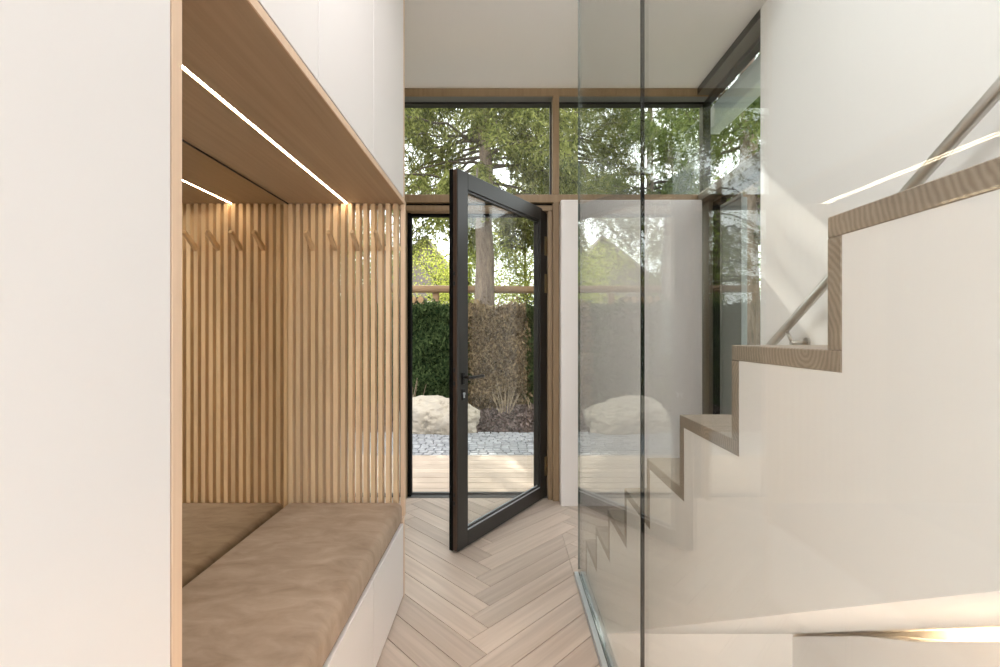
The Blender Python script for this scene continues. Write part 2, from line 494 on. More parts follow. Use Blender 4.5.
def herringbone():
    Wd, Ln = 0.1185, 0.80
    P = Vector((-0.068, 1.872))
    r2 = math.sqrt(0.5)
    u = Vector((r2, r2)); v = Vector((-r2, r2))
    g = 0.0013
    def emitp(a0, a1, b0, b1, rot, region):
        poly = [P + u * a + v * b for a, b in ((a0 + g, b0 + g), (a1 - g, b0 + g), (a1 - g, b1 - g), (a0 + g, b1 - g))]
        poly = [(q.x, q.y) for q in poly]
        poly = clip_poly(poly, region)
        if len(poly) < 3 or poly_area(poly) < 0.0006: return
        cx = sum(q[0] for q in poly) / len(poly); cy = sum(q[1] for q in poly) / len(poly)
        ca, sa = math.cos(-rot), math.sin(-rot)
        loc = [((x - cx) * ca - (y - cy) * sa, (x - cx) * sa + (y - cy) * ca) for x, y in poly]
        bm = bmesh.new()
        n = len(loc)
        bot = [bm.verts.new((x, y, -0.012)) for x, y in loc]
        mid = [bm.verts.new((x, y, -0.0012)) for x, y in loc]
        top = []
        for x, y in loc:
            d = max(1e-6, math.hypot(x, y)); k = max(0.0, 1 - 0.0014 / d)
            sx = 0.0012 if x > 0 else -0.0012; sy = 0.0012 if y > 0 else -0.0012
            top.append(bm.verts.new((x - sx if abs(x) > 0.004 else x, y - sy if abs(y) > 0.004 else y, 0.0)))
        bm.faces.new(top); bm.faces.new(bot[::-1])
        for i in range(n):
            j = (i + 1) % n
            bm.faces.new((bot[i], bot[j], mid[j], mid[i]))
            bm.faces.new((mid[i], mid[j], top[j], top[i]))
        bmesh.ops.recalc_face_normals(bm, faces=bm.faces)
        me = bpy.data.meshes.new('plank'); bm.to_mesh(me); bm.free()
        link('plank', me, 'floor', floor, Vector((cx, cy, 0)), rot)
    # one board stays one board; only boards meeting the corner of the stairwell are cut there
    room = [(0, LX, False), (0, WX, True), (1, -1.2, False), (1, GY - 0.005, True)]
    hall = [(0, LX, False), (0, 0.384, True), (1, -1.2, False), (1, GY - 0.005, True)]
    beyond = [(0, 0.3865, False), (0, WX, True), (1, 2.515, False), (1, GY - 0.005, True)]
    def place(a0, a1, b0, b1, rot):
        c = [P + u * a + v * b for a in (a0, a1) for b in (b0, b1)]
        xs = [q.x for q in c]; ys = [q.y for q in c]
        if max(xs) < 0.384 or min(ys) > 2.515:
            emitp(a0, a1, b0, b1, rot, room)
        else:
            emitp(a0, a1, b0, b1, rot, hall)
            emitp(a0, a1, b0, b1, rot, beyond)
    for i in range(-45, 45):
        for j in range(-4, 5):
            au, av = i * Wd + j * Ln, i * Wd - j * Ln
            place(au, au + Ln, av, av + Wd, PI / 4)
            place(au + Ln, au + Ln + Wd, av + Wd - Ln, av + Wd, -PI / 4)
herringbone()

tag(boxes('ceiling', [(LX, 0.43, BY, FY, CZ, CZ + 0.2), (0.43, WX, 2.42, FY, CZ, CZ + 0.2)], 'ceiling'),
    'smooth white painted ceiling of the hall', kind='structure')
tag(boxes('wall_left', [(LX - 0.15, LX, -0.92, GY + 0.1, -0.14, CZ + 0.2), (LX - 0.15, LX, BY, -2.78, -0.14, CZ + 0.2),
                        (LX - 0.15, LX, -2.78, -0.92, -0.14, 0.58), (LX - 0.15, LX, -2.78, -0.92, 2.92, CZ + 0.2)], 'wall'), 'white plastered wall behind the wardrobe', kind='structure')
tag(box('wall_right', WX, WX + 0.22, BY, 2.70, -2.2, 4.8, 'wall'), 'white plastered wall beside the stair', kind='structure')
# wall behind the camera with an opening for an added window
tag(boxes('wall_front', [(LX, -1.35, BY - 0.15, BY, -0.14, CZ + 0.2), (1.15, WX, BY - 0.15, BY, -2.2, 4.8),
                         (-1.35, 1.15, BY - 0.15, BY, -2.2, 0.02), (-1.35, 1.15, BY - 0.15, BY, 3.1, 4.8)], 'wall'),
    'white wall behind the viewer with an added window opening', kind='structure')
# upper stair shaft
tag(boxes('wall_upper', [(0.33, 0.43, BY, 2.52, CZ + 0.2, 4.8), (0.43, WX, 2.42, 2.52, CZ + 0.2, 4.8)], 'wall'),
    'white upper walls of the stair shaft', kind='structure')
sk = tag(boxes('window_6', [(0.33, 0.50, BY, 2.52, 4.8, 4.9), (1.46, WX + 0.22, BY, 2.52, 4.8, 4.9), (0.5, 1.46, 2.2, 2.52, 4.8, 4.9), (0.5, 1.46, BY, -0.9, 4.8, 4.9)], 'wall'),
         'added roof light above the stair shaft, out of view', kind='structure')
box('glass_pane', 0.50, 1.46, -0.9, 2.2, 4.83, 4.85, 'pane', sk)  # unseen roof light, added to bring more light onto the stair

def added_window(name, x0, x1, y0, y1, z0, z1, label):  # windows out of view, added to brighten the hall
    w = thing(name, ((x0 + x1) / 2, (y0 + y1) / 2, z0), label, kind='structure')
    thin = 'x' if x1 - x0 < y1 - y0 else 'y'
    f = 0.05
    if thin == 'y':
        for b in ((x0, x0 + f, z0, z1), (x1 - f, x1, z0, z1), (x0 + f, x1 - f, z0, z0 + f), (x0 + f, x1 - f, z1 - f, z1)):
            box('frame_bar', b[0], b[1], y0, y1, b[2], b[3], 'black', w)
        box('glass_pane', x0 + f, x1 - f, (y0 + y1) / 2 - .004, (y0 + y1) / 2 + .004, z0 + f, z1 - f, 'pane', w)
    else:
        for b in ((y0, y0 + f, z0, z1), (y1 - f, y1, z0, z1), (y0 + f, y1 - f, z0, z0 + f), (y0 + f, y1 - f, z1 - f, z1)):
            box('frame_bar', x0, x1, b[0], b[1], b[2], b[3], 'black', w)
        box('glass_pane', (x0 + x1) / 2 - .004, (x0 + x1) / 2 + .004, y0 + f, y1 - f, z0 + f, z1 - f, 'pane', w)
added_window('window_7', LX - 0.10, LX - 0.04, -2.78, -0.92, 0.58, 2.92, 'added tall window in the left wall behind the viewer')
added_window('window_8', -1.35, 1.15, BY - 0.10, BY - 0.04, 0.02, 3.10, 'added tall window in the wall behind the viewer')
# white panel wall right of the entrance door
tag(box('wall_back', 0.438, 1.523, 3.478, 3.62, -0.01, 2.345, 'panel', bev=0.012, seg=3), 'tall white panel wall between the entrance door and the corner', kind='structure')

# ------------------------------------------------------------------ facade: posts, beams, windows
Z_T0, Z_T1 = 2.352, 2.415      # transom
Z_B = 3.19                     # underside of the head beam
tr = lambda o, l: tag(o, l, kind='structure')
tr(box('trim_1', LX, WX + 0.15, FY, GY + 0.04, Z_B, CZ + 0.2, 'frame', bev=0.003), 'larch head beam under the ceiling along the facade')
box('underside_plate', LX, WX + 0.14, FY + 0.012, GY - 0.03, Z_B - 0.004, Z_B, 'grey', bpy.data.objects['trim_1'])
tr(box('trim_2', LX, WX + 0.008, FY, GY + 0.04, Z_T0, Z_T1, 'frame', bev=0.003), 'larch transom above the entrance door')
tr(box('trim_3', 0.388, 0.438, FY - 0.002, GY + 0.04, -0.01, Z_T0, 'frame', bev=0.003), 'larch post at the hinge side of the entrance door')
tr(box('trim_4', 0.388, 0.438, FY - 0.002, GY + 0.04, Z_T1, Z_B, 'frame', bev=0.003), 'short larch mullion between the two high windows')
tr(boxes('trim_5', [(WX, WX + 0.17, 2.70, FY, 3.195, CZ + 0.2), (WX, WX + 0.012, 2.70, FY, 3.20, CZ)], 'bronze'), 'dark head beam above the side windows')
tr(box('trim_6', WX + 0.005, WX + 0.15, 2.70, GY + 0.03, Z_T0, Z_T1, 'bronze', bev=0.004), 'dark bronze transom between the side windows')
tr(box('trim_7', WX + 0.055, WX + 0.19, 3.50, GY + 0.05, -0.01, Z_T0, 'bronze', bev=0.004), 'dark bronze corner post beside the white panel')

def window_y(name, x0, x1, z0, z1, label, fw=0.03, y=GY, mat='black', bars=()):
    w = thing(name, ((x0 + x1) / 2, y, z0), label, kind='structure')
    box('frame_bar', x0, x0 + fw, y - 0.03, y + 0.035, z0, z1, mat, w)
    box('frame_bar', x1 - fw, x1, y - 0.03, y + 0.035, z0, z1, mat, w)
    box('frame_bar', x0 + fw, x1 - fw, y - 0.03, y + 0.035, z0, z0 + 0.012, mat, w)
    box('frame_bar', x0 + fw, x1 - fw, y - 0.03, y + 0.035, z1 - 0.02, z1, mat, w)
    box('glass_pane', x0 + fw - .004, x1 - fw + .004, y - 0.004, y + 0.004, z0 + .008, z1 - .016, 'pane', w)
    return w
window_y('window_1', LX, 0.388, Z_T1, Z_B, 'high window above the entrance door with a view of a conifer', 0.012)
window_y('window_2', 0.438, 1.62, Z_T1, Z_B, 'high corner window right of the larch mullion', 0.012)
window_y('window_5', LX, -0.802, 0.0, Z_T0, 'tall glazed side light behind the slatted screen', 0.035)
# corner mullion and the side windows
def window_x(name, y0, y1, z0, z1, label, x=1.645, top=0.03, bot=0.014, side=0.03):
    w = thing(name, (x, (y0 + y1) / 2, z0), label, kind='structure')
    box('frame_bar', x - 0.03, x + 0.03, y1 - side, y1, z0, z1, 'black', w)
    box('frame_bar', x - 0.03, x + 0.03, y0, y0 + 0.02, z0, z1, 'black', w)
    box('frame_bar', x - 0.03, x + 0.03, y0 + .02, y1 - side, z0, z0 + bot, 'black', w)
    box('frame_bar', x - 0.03, x + 0.03, y0 + .02, y1 - side, z1 - top, z1, 'black', w)
    box('glass_pane', x - 0.004, x + 0.004, y0 + .016, y1 - side + .004, z0 + .01, z1 - .026, 'pane', w)
    return w
window_x('window_3', 2.70, GY + 0.03, Z_T1, 3.195, 'high side window above the bronze transom', side=0.05)
w4 = window_x('window_4', 2.70, 3.50, 0.02, Z_T0, 'tall side window beside the stair with a grey panel standing in for a reflection')
vs_ = box('reflection_panel', 1.600, 1.640, 3.06, 3.33, 0.05, 2.24, 'reflectgrey', w4, bev=0.003)  # grey panel stands in for a reflection in the side glass
boxes('reflection_border', [(1.592, 1.602, 3.045, 3.062, 0.03, 2.26), (1.592, 1.602, 3.328, 3.345, 0.03, 2.26), (1.592, 1.602, 3.062, 3.328, 2.238, 2.26)], 'grey', vs_)
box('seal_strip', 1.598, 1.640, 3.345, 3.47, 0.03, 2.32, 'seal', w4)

# pale roller blind cassette outside the high side window
tag(box('blind_cassette', 1.69, 1.80, 2.55, 3.80, 2.98, 3.17, plain('pale_blind', (0.62, 0.70, 0.72), 0.6), bev=0.01), 'pale blue-grey blind cassette outside the high side window', 'blind')

# ------------------------------------------------------------------ entrance door
tr(boxes('trim_8', [(-0.802, -0.775, FY + 0.005, GY + 0.03, 0.0, Z_T0), (-0.775, 0.388, FY + 0.02, GY + 0.03, 2.292, 2.334),
                    (0.352, 0.388, FY + 0.03, GY + 0.03, 0.0, 2.292)], 'frame', bev=0.002), 'larch frame of the entrance door')
tr(boxes('trim_9', [(-0.775, 0.388, FY + 0.045, GY + 0.02, 2.334, Z_T0), (-0.775, -0.748, GY - 0.03, GY + 0.04, 0.0, 2.292), (-0.748, 0.352, GY - 0.01, GY + 0.04, 2.272, 2.292),
                    (0.338, 0.352, GY - 0.01, GY + 0.04, 0.0, 2.272)], 'seal'), 'black rebate and shadow gap around the entrance door opening')
tr(boxes('trim_10', [(-0.802, 0.388, GY - 0.05, GY + 0.07, -0.012, 0.004), (-0.802, 0.388, GY + 0.015, GY + 0.045, 0.004, 0.018)], 'rubble'), 'dark metal threshold of the entrance door')

HX, HY = 0.344, 3.655
PHI = math.atan2(-0.946, -0.625)                     # direction hinge -> free edge
door = thing('door_1', (HX, HY, 0.0), 'black framed glass entrance door standing open into the hall', kind='structure', rotz=PHI)
# door-local: +x runs from hinge to free edge, +y is the face towards the camera
DL, DT = 1.120, 0.062
ST = 0.10
dz0, dz1 = 0.012, 2.31
def dbox(name, x0, x1, y0, y1, z0, z1, mat, parent=door, bev=0.003):
    bm = bmesh.new(); add_box(bm, x0, x1, y0, y1, z0, z1, bev)
    return from_bm(name, bm, mat, parent)
# local +y must be the room side: PHI rotates x to the free edge, so +y = rot90 ccw
dbox('stile', 0.0, ST, -DT, 0, dz0, dz1, 'black')
dbox('stile', DL - ST, DL, -DT, 0, dz0, dz1, 'black')
dbox('rail', ST, DL - ST, -DT, 0, dz0, dz0 + 0.095, 'black')
dbox('rail', ST, DL - ST, -DT, 0, dz1 - 0.105, dz1, 'black')
dbox('glass_pane', ST - .004, DL - ST + .004, -DT / 2 - 0.012, -DT / 2 + 0.004, dz0 + .091, dz1 - .101, 'pane', bev=0)
bd = boxes('glazing_bead', [(ST, DL - ST, -0.022, -0.010, dz0 + 0.095, dz0 + 0.108), (ST, ST + .012, -0.022, -0.010, dz0 + 0.108, dz1 - .105), (DL - ST - .012, DL - ST, -0.022, -0.010, dz0 + 0.108, dz1 - .105), (ST, DL - ST, -0.022, -0.010, dz1 - .118, dz1 - .105)], 'black', door, 0.001)
dbox('bead_line', ST, DL - ST, -0.0105, -0.003, dz0 + 0.0952, dz0 + 0.1015, 'alu', bev=0)
dbox('bead_line', ST, DL - ST, -0.030, -0.0215, dz0 + 0.1082, dz0 + 0.114, 'alu', bev=0)
dbox('edge_strip', DL, DL + 0.004, -DT + 0.030, -0.006, dz0 + 0.004, dz1 - 0.004, 'redbrown', bev=0)
dbox('rubber_seal', DL, DL + 0.007, -DT, -DT + 0.028, dz0, dz1, 'seal', bev=0.002)
for zz in (1.02, 1.10, 1.62, 1.68, 0.35, 0.30):
    dbox('lock_bolt', DL + 0.004, DL + 0.007, -0.030, -0.016, zz - 0.012, zz + 0.012, 'handle', bev=0.001)
# handle
hx = DL - 0.048
bm = bmesh.new(); add_box(bm, hx - 0.016, hx + 0.016, 0, 0.009, 1.01, 1.085, 0.004, 2)
hd = from_bm('door_handle', bm, 'handle', door)
bm = bmesh.new()
tube_pts(bm, [(hx, 0.008, 1.055), (hx, 0.045, 1.055), (hx - 0.006, 0.054, 1.055), (hx - 0.02, 0.058, 1.055), (hx - 0.135, 0.058, 1.055)], 0.0095, 12)
from_bm('lever', bm, 'handle', hd, smooth=True)
bm = bmesh.new(); add_box(bm, hx - 0.015, hx + 0.015, 0, 0.008, 0.915, 0.985, 0.004, 2)
es = from_bm('escutcheon', bm, 'handle', door)
bm = bmesh.new(); tube_pts(bm, [(hx, 0.007, 0.955), (hx, 0.014, 0.955)], 0.009, 14); add_box(bm, hx - 0.005, hx + 0.005, 0.006, 0.014, 0.930, 0.952, 0.001)
from_bm('lock_cylinder', bm, 'alu', es)
for zz in (0.26, 1.72, 2.02):
    bm = bmesh.new()
    tube_pts(bm, [(-0.006, 0.016, zz - 0.075), (-0.006, 0.016, zz - 0.002)], 0.011, 12)
    tube_pts(bm, [(-0.006, 0.016, zz + 0.002), (-0.006, 0.016, zz + 0.075)], 0.011, 12)
    add_box(bm, -0.012, 0.03, 0.0, 0.006, zz - 0.075, zz + 0.075, 0.001)
    from_bm('hinge', bm, 'hinge', door)

# ------------------------------------------------------------------ wardrobe wall
tc_ = thing('tall_cabinet', (CX, 0.0, 0), 'tall white cabinet with oak edge standing nearest on the left', 'cabinet')
box('body', MX - 0.02, CX - 0.060, -0.70, 0.684, 0.0, CZ - 0.005, 'lacquer', tc_)
for y0, y1 in ((-0.70, -0.012), (-0.008, 0.684)):
    box('door', CX - 0.02, CX, y0, y1, 0.012, CZ - 0.006, 'lacquer', tc_, bev=0.0015)
box('end_panel', MX - 0.02, CX + 0.0005, 0.686, NY0, 0.0, CZ - 0.005, 'edge', tc_, bev=0.001)

oc = thing('overhead_cabinet', ((CX + MX) / 2, (NY0 + NY1) / 2, NZ1), 'white overhead cabinet with oak veneer underside above the bench', 'cabinet')
box('body', MX - 0.02, CX - 0.060, NY0 + .002, NY1 - 0.02, NZ1 + 0.026, CZ - 0.005, 'lacquer', oc)
# veneered underside, split by the light channel
LEDX = -0.789
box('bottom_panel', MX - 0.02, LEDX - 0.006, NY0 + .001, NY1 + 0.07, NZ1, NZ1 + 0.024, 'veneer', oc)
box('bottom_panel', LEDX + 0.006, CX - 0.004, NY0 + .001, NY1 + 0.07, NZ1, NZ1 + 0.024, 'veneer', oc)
box('front_edge', CX - 0.004, CX, NY0 + .001, NY1 + 0.02, NZ1, NZ1 + 0.022, 'edge', oc)
box('shadow_gap', CX - 0.03, CX - 0.006, NY0 + .002, NY1 - .002, NZ1 + 0.022, NZ1 + 0.03, 'gap', oc)
dy = (NY1 - 0.004 - NY0) / 3
for k in range(3):
    box('door', CX - 0.02, CX, NY0 + k * dy + 0.002, NY0 + (k + 1) * dy - 0.002, NZ1 + 0.027, CZ - 0.006, 'lacquer', oc, bev=0.001)
box('end_panel', MX - 0.02, CX, NY1 - 0.004, NY1 + 0.02, NZ1 + 0.024, CZ - 0.005, 'edge', oc)

led = thing('led_strip_light', (LEDX, (NY0 + NY1) / 2, NZ1), 'slim warm light strip set into the oak niche ceiling', 'light')
box('housing', LEDX - 0.0058, LEDX + 0.0058, NY0 + .003, NY1 + 0.01, NZ1 + 0.004, NZ1 + 0.023, 'alu', led)
box('diffuser', LEDX - 0.0025, LEDX + 0.0025, NY0 + .003, NY1 + 0.01, NZ1 - 0.0005, NZ1 + 0.0038, 'led', led)

bc = thing('bench_cabinet', ((CX + MX) / 2, (NY0 + NY1) / 2, 0), 'low white bench cabinet with flat drawer fronts below the cushion', 'cabinet')
box('body', MX - 0.02, CX - 0.060, NY0 + .002, NY1 - 0.004, 0.012, NZ0 - 0.002, 'lacquer', bc)
for k in range(3):
    box('drawer_front', CX - 0.02, CX, NY0 + k * dy + 0.002, NY0 + (k + 1) * dy - 0.002, 0.012, NZ0 - 0.004, 'lacquer', bc, bev=0.0012)
box('end_panel', MX - 0.02, CX, NY1 - 0.004, NY1 + 0.02, 0.0, NZ0 + .02, 'edge', bc)
box('floor_gap_shade', MX, CX - 0.012, NY0 + .004, NY1 - 0.006, 0.0, 0.0118, 'gap', bc)  # dark fill in place of the shaded gap under the fronts

# cushion: softly rounded slab
bm = bmesh.new()
add_box(bm, MX + 0.006, CX - 0.001, NY0 + 0.004, NY1 - 0.012, NZ0 + 0.001, 0.483, 0.028, 4)
bmesh.ops.subdivide_edges(bm, edges=[e for e in bm.edges if e.calc_length() > 0.3], cuts=5, use_grid_fill=True)
for v in bm.verts:
    if v.co.z > 0.45:
        fx = (v.co.x - (MX + CX) / 2) / 0.29; fy = (v.co.y - (NY0 + NY1) / 2) / 0.79
        v.co.z += 0.007 * max(0, 1 - fx * fx) * max(0, 1 - fy ** 4)
o = from_bm('bench_cushion', bm, 'suede', smooth=True)
tag(o, 'taupe suede seat cushion lying along the bench', 'cushion')

mr_ = thing('wall_mirror', (MX, (NY0 + NY1) / 2, 0.46), 'large frameless mirror on the back of the niche above the bench', 'mirror')
box('mirror_glass', MX - 0.008, MX, NY0 + .002, NY1 + 0.04, 0.40, NZ1 - 0.007, 'mirror', mr_)
box('top_gap_shade', MX - 0.008, MX + 0.001, NY0 + .002, NY1 + 0.04, NZ1 - 0.007, NZ1 - 0.0005, 'gap', mr_)  # dark strip imitates the shade in the gap above the mirror
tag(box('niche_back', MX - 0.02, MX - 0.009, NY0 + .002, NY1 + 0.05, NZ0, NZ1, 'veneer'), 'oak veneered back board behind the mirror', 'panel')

# slatted screen at the far end of the niche
sc_ = thing('slatted_screen', ((MX + CX) / 2, NY1, NZ0), 'vertical ash slat screen with coat pegs at the far end of the bench', 'screen')
PITCH = 0.03755
slat_me = None
slat_x = []
bmS = bmesh.new(); add_box(bmS, -0.0106, 0.0106, -0.0225, 0.0225, -0.792, 0.792, 0.0012)
slat_me = bpy.data.meshes.new('slat'); bmesh.ops.recalc_face_normals(bmS, faces=bmS.faces); bmS.to_mesh(slat_me); bmS.free()
for k in range(15):
    x = MX + 0.0115 + PITCH * k
    slat_x.append(x)
    link('slat', slat_me, 'slat', sc_, Vector((x, NY1 + 0.0225, 1.180)))
box('stile', CX - 0.021, CX - 0.0005, NY1 + 0.0205, NY1 + 0.05, NZ0 + .021, NZ1 - .001, 'edge', sc_, bev=0.001)
box('bottom_rail', MX + .004, CX - 0.022, NY1 + 0.012, NY1 + 0.036, NZ0 + .002, NZ0 + 0.030, 'slat', sc_)
box('top_rail', MX + .004, CX - 0.022, NY1 + 0.0455, NY1 + 0.052, NZ1 - 0.02, NZ1 - .001, 'slat', sc_)
box('cross_rail', MX + .004, CX - 0.022, NY1 + 0.0455, NY1 + 0.054, 1.745, 1.765, 'slat', sc_)
for i in (3, 6, 9, 12):
    x = slat_x[i]
    bm = bmesh.new()
    # stick rising forwards out of the slat face
    a = Vector((x, NY1 + 0.005, 1.742)); b = Vector((x, NY1 - 0.088, 1.812))
    d = (b - a).normalized(); up = Vector((0, -d.z, d.y)).normalized()
    if up.z < 0: up = -up
    hw, hh = 0.0085, 0.0125
    vs = []
    for p in (a, b):
        for sx, su in ((-1, -1), (1, -1), (1, 1), (-1, 1)):
            vs.append(bm.verts.new(p + Vector((sx * hw, 0, 0)) + up * su * hh))
    for f in ((0, 1, 2, 3), (7, 6, 5, 4), (0, 4, 5, 1), (1, 5, 6, 2), (2, 6, 7, 3), (3, 7, 4, 0)):
        bm.faces.new([vs[q] for q in f])
    bmesh.ops.bevel(bm, geom=list(bm.edges), offset=0.0025, segments=2, affect='EDGES')
    from_bm('coat_peg', bm, 'peg', sc_)

# ------------------------------------------------------------------ stair
RISE, GO = 0.1853, 0.2675
Y1 = 2.51                       # first riser
NST = 17
st = thing('staircase', (1.0, Y1, 0), 'straight stair with oak treads and a white closed side beside the glass', 'staircase')
TT = 0.030
def ry(i): return Y1 - GO * (i - 1)     # riser line of step i
def rz(i): return RISE * i
# white side wall: stepped top, sloping underside
def side_profile():
    top = []
    for i in range(1, NST + 1):
        y = ry(i) - 0.026
        top.append((y, rz(i - 1) - (TT if i > 1 else 0.0)))
        top.append((y, rz(i) - TT))
    yend = ry(NST + 1)
    top.append((yend - 0.026, rz(NST) - TT))
    sof = lambda y: 1.370 - 0.685 * y
    prof = top + [(yend - 0.026, sof(yend - 0.026)), (2.0, 0.0)]
    return prof
prof = side_profile()
prism_x('stringer', prof, SX, SX + 0.03, 'stringer', st)
# underside slab
ya, yb = 2.0, ry(NST + 1)
prism_x('soffit', [(ya, 0.0), (yb, 1.370 - 0.685 * yb), (yb, 1.420 - 0.685 * yb), (ya, 0.05)], SX + 0.03, WX - 0.004, 'stringer', st)
for i in range(1, NST + 1):
    yr = ry(i)
    # tread: from its riser face back under the next riser
    box('tread', SX - 0.0015, WX - 0.004, ry(i + 1) - 0.026, yr, rz(i) - TT, rz(i), 'step', st, bev=0.0015)
    box('riser', SX - 0.0015, WX - 0.004, yr - 0.026, yr, rz(i - 1) + (0.0005 if i > 1 else 0.001), rz(i) - TT - 0.0003, 'step', st, bev=0.001)

# stair well below the soffit: end wall, side wall with a light cove
tag(box('wall_well_end', 0.4455, WX, 2.0, 2.05, -2.2, -0.0005, 'wall'), 'white end wall of the stairwell going down', kind='structure')
def cz(y): return 1.370 - 0.685 * y - 0.040
prism_x('wall_well_side', [(2.0, -2.2), (2.0, cz(2.0) + 0.028), (1.62, cz(1.62) + .022), (1.40, cz(1.40)), (BY, cz(BY) - 0.02), (BY, -2.2)], 1.27, WX - 0.11, 'wall')
tag(bpy.data.objects['wall_well_side'], 'white side wall of the stairwell with a light cove on top', kind='structure')
tag(box('wall_well_near', 0.33, 0.386, BY, 2.0, -2.2, -0.14, 'wall'), 'white side of the floor edge under the glass channel', kind='structure')
tag(box('floor_cellar', 0.33, WX, BY, 2.05, -2.3, -2.2, 'ceiling'), 'pale floor of the stairwell below', kind='structure')
ls = prism_x('cove_light', [(1.52, cz(1.52) - .03), (-1.0, cz(-1.0) - .03), (-1.0, cz(-1.0) - .015), (1.52, cz(1.52) - .015)], WX - 0.095, WX - 0.075, 'ledstair')
tag(ls, 'warm light line in the cove under the stair', 'light')

for lx_, ly_, where in ((-0.03, 1.04, 'above the middle of the hall'),):  # unseen lamp, added to brighten the far end of the hall
    cl = thing('added_ceiling_lamp', (lx_, ly_, CZ), 'added flat round fill lamp ' + where, 'lamp')
    tube('lamp_ring', [(lx_, ly_, CZ - 0.0005), (lx_, ly_, CZ - 0.045)], 0.21, 'lacquer', cl, 40)
    tube('lamp_diffuser', [(lx_, ly_, CZ - 0.0455), (lx_, ly_, CZ - 0.048)], 0.195, emit('added_ceiling_glow', (1.0, 0.95, 0.90), 2), cl, 40)
    area('added_ceiling_light', (lx_, ly_, CZ - 0.055), (0, 0, -1), 0.38, 0.38, 12, (1.0, 0.97, 0.97)).data.shape = 'DISK'
def sof(y): return 1.370 - 0.685 * y
lp = thing('added_soffit_lamp', (0.88, 0.35, sof(0.35)), 'small round warm lamp added under the stair soffit as fill', 'lamp')  # unseen lamp, added to light the stairwell wall
tube('lamp_ring', [(0.88, 0.35, sof(0.35) - 0.002), (0.88, 0.335, sof(0.35) - 0.024)], 0.055, 'alu', lp, 24)
tube('lamp_diffuser', [(0.88, 0.335, sof(0.35) - 0.0245), (0.88, 0.334, sof(0.35) - 0.0265)], 0.047, emit('added_lamp_glow', (1.0, 0.82, 0.62), 6), lp, 24)
area('added_soffit_light', (0.88, 0.32, sof(0.35) - 0.045), (0.05, 0.55, -1), 0.09, 0.09, 8.0, (1.0, 0.62, 0.35)).data.shape = 'DISK'

# handrail
hr = thing('handrail', (1.442, 2.0, 1.2), 'round brushed steel handrail on the wall beside the stair', 'handrail')
RX = 1.442
def hz(y): return 1.253 + 0.685 * (2.462 - y)
tube('rail', [(RX, 2.76, hz(2.76)), (RX, 2.74, hz(2.74)), (RX, -1.9, hz(-1.9))], 0.0215, 'steel', hr, 20)
for by in (2.285, 1.02, -0.3):
    zb = hz(by) - 0.10
    br = tube('bracket', [(RX, by, zb - .002), (WX, by, zb - .002)], 0.012, 'steel', hr, 14)
    tube('wall_plate', [(WX - 0.006, by, zb - .002), (WX - 0.0005, by, zb - .002)], 0.027, 'steel', br, 24)
    tube('pin', [(RX + .008, by, zb), (RX, by + 0.035, hz(by + .035) - 0.015)], 0.0085, 'steel', br, 12)

# ------------------------------------------------------------------ glass partition
gp = thing('glass_partition', (0.415, 1.4, 0), 'frameless floor to ceiling glass partition beside the stair', 'glass partition')
GX0, GX1 = 0.409, 0.421
for y0, y1 in ((1.364, 2.498), (-0.60, 1.352)):
    box('glass_pane', GX0, GX1, y0, y1, 0.012, CZ - 0.002, 'part', gp)
box('joint_seal', GX0 + 0.001, GX1 - 0.001, 1.3535, 1.3625, 0.026, CZ - 0.002, 'seal', gp)
box('end_edge', GX0, GX1, 2.4985, 2.501, 0.026, CZ - 0.002, 'gedge', gp)
ch = boxes('floor_channel', [(0.386, 0.407, -0.60, 2.478, -0.012, 0.024), (0.423, 0.4445, -0.60, 2.478, -0.012, 0.024), (0.407, 0.423, -0.60, 2.478, -0.012, 0.0)], 'alu', gp)
boxes('gasket', [(0.407, 0.4088, -0.60, 2.478, 0.0, 0.0225), (0.4212, 0.423, -0.60, 2.478, 0.0, 0.0225)], 'seal', ch)

# ------------------------------------------------------------------ outside: ground, deck, paving
tag(box('ground_outside', -30, 30, GY + 0.09, 60, -0.40, -0.09, 'earth'), 'garden ground around the house', kind='structure')
tag(box('ground_side', 1.80, 30, -3, GY + 0.09, -0.40, -0.09, 'earth'), 'garden ground beside the house', kind='structure')
deck = tag(box('deck_base', -4.2, 4.2, GY + 0.09, 5.0, -0.088, -0.045, 'gap'), 'pale larch deck in front of the entrance', kind='structure')
yy = GY + 0.092
while yy < 4.98:
    b1 = min(yy + 0.142, 5.0)
    box('plank', -4.2, 4.2, yy + 0.002, b1 - 0.002, -0.044, -0.018, 'deck', deck, bev=0.002)
    yy += 0.145
pave = tag(box('paving_bed', -5, 5, 5.0, 6.28, -0.088, -0.062, 'mortar'), 'grey granite sett paving beyond the deck', kind='structure')
bm = bmesh.new()
yy = 5.02; row = 0
while yy < 6.25:
    h = 0.098
    x = -4.9 + (0.05 if row % 2 else 0) + random.uniform(-0.01, 0.01)
    while x < 4.9:
        w = random.uniform(0.088, 0.112)
        z = -0.045 + random.uniform(-0.004, 0.004)
        j = lambda: random.uniform(-0.004, 0.004)
        t = [bm.verts.new((x + dx * w + (0.006 if dx == 0 else -0.006) * tp + j(), yy + dy_ * h + (0.006 if dy_ == 0 else -0.006) * tp + j(), z if tp else -0.075))
             for tp in (0, 1) for dx, dy_ in ((0, 0), (0.95, 0), (0.95, 0.95), (0, 0.95))]
        bm.faces.new(t[4:8])
        for a in range(4):
            bm.faces.new((t[a], t[(a + 1) % 4], t[4 + (a + 1) % 4], t[4 + a]))
        x += w
    yy += 0.1; row += 1
o = from_bm('sett', bm, 'sett', pave); o['kind'] = 'stuff'

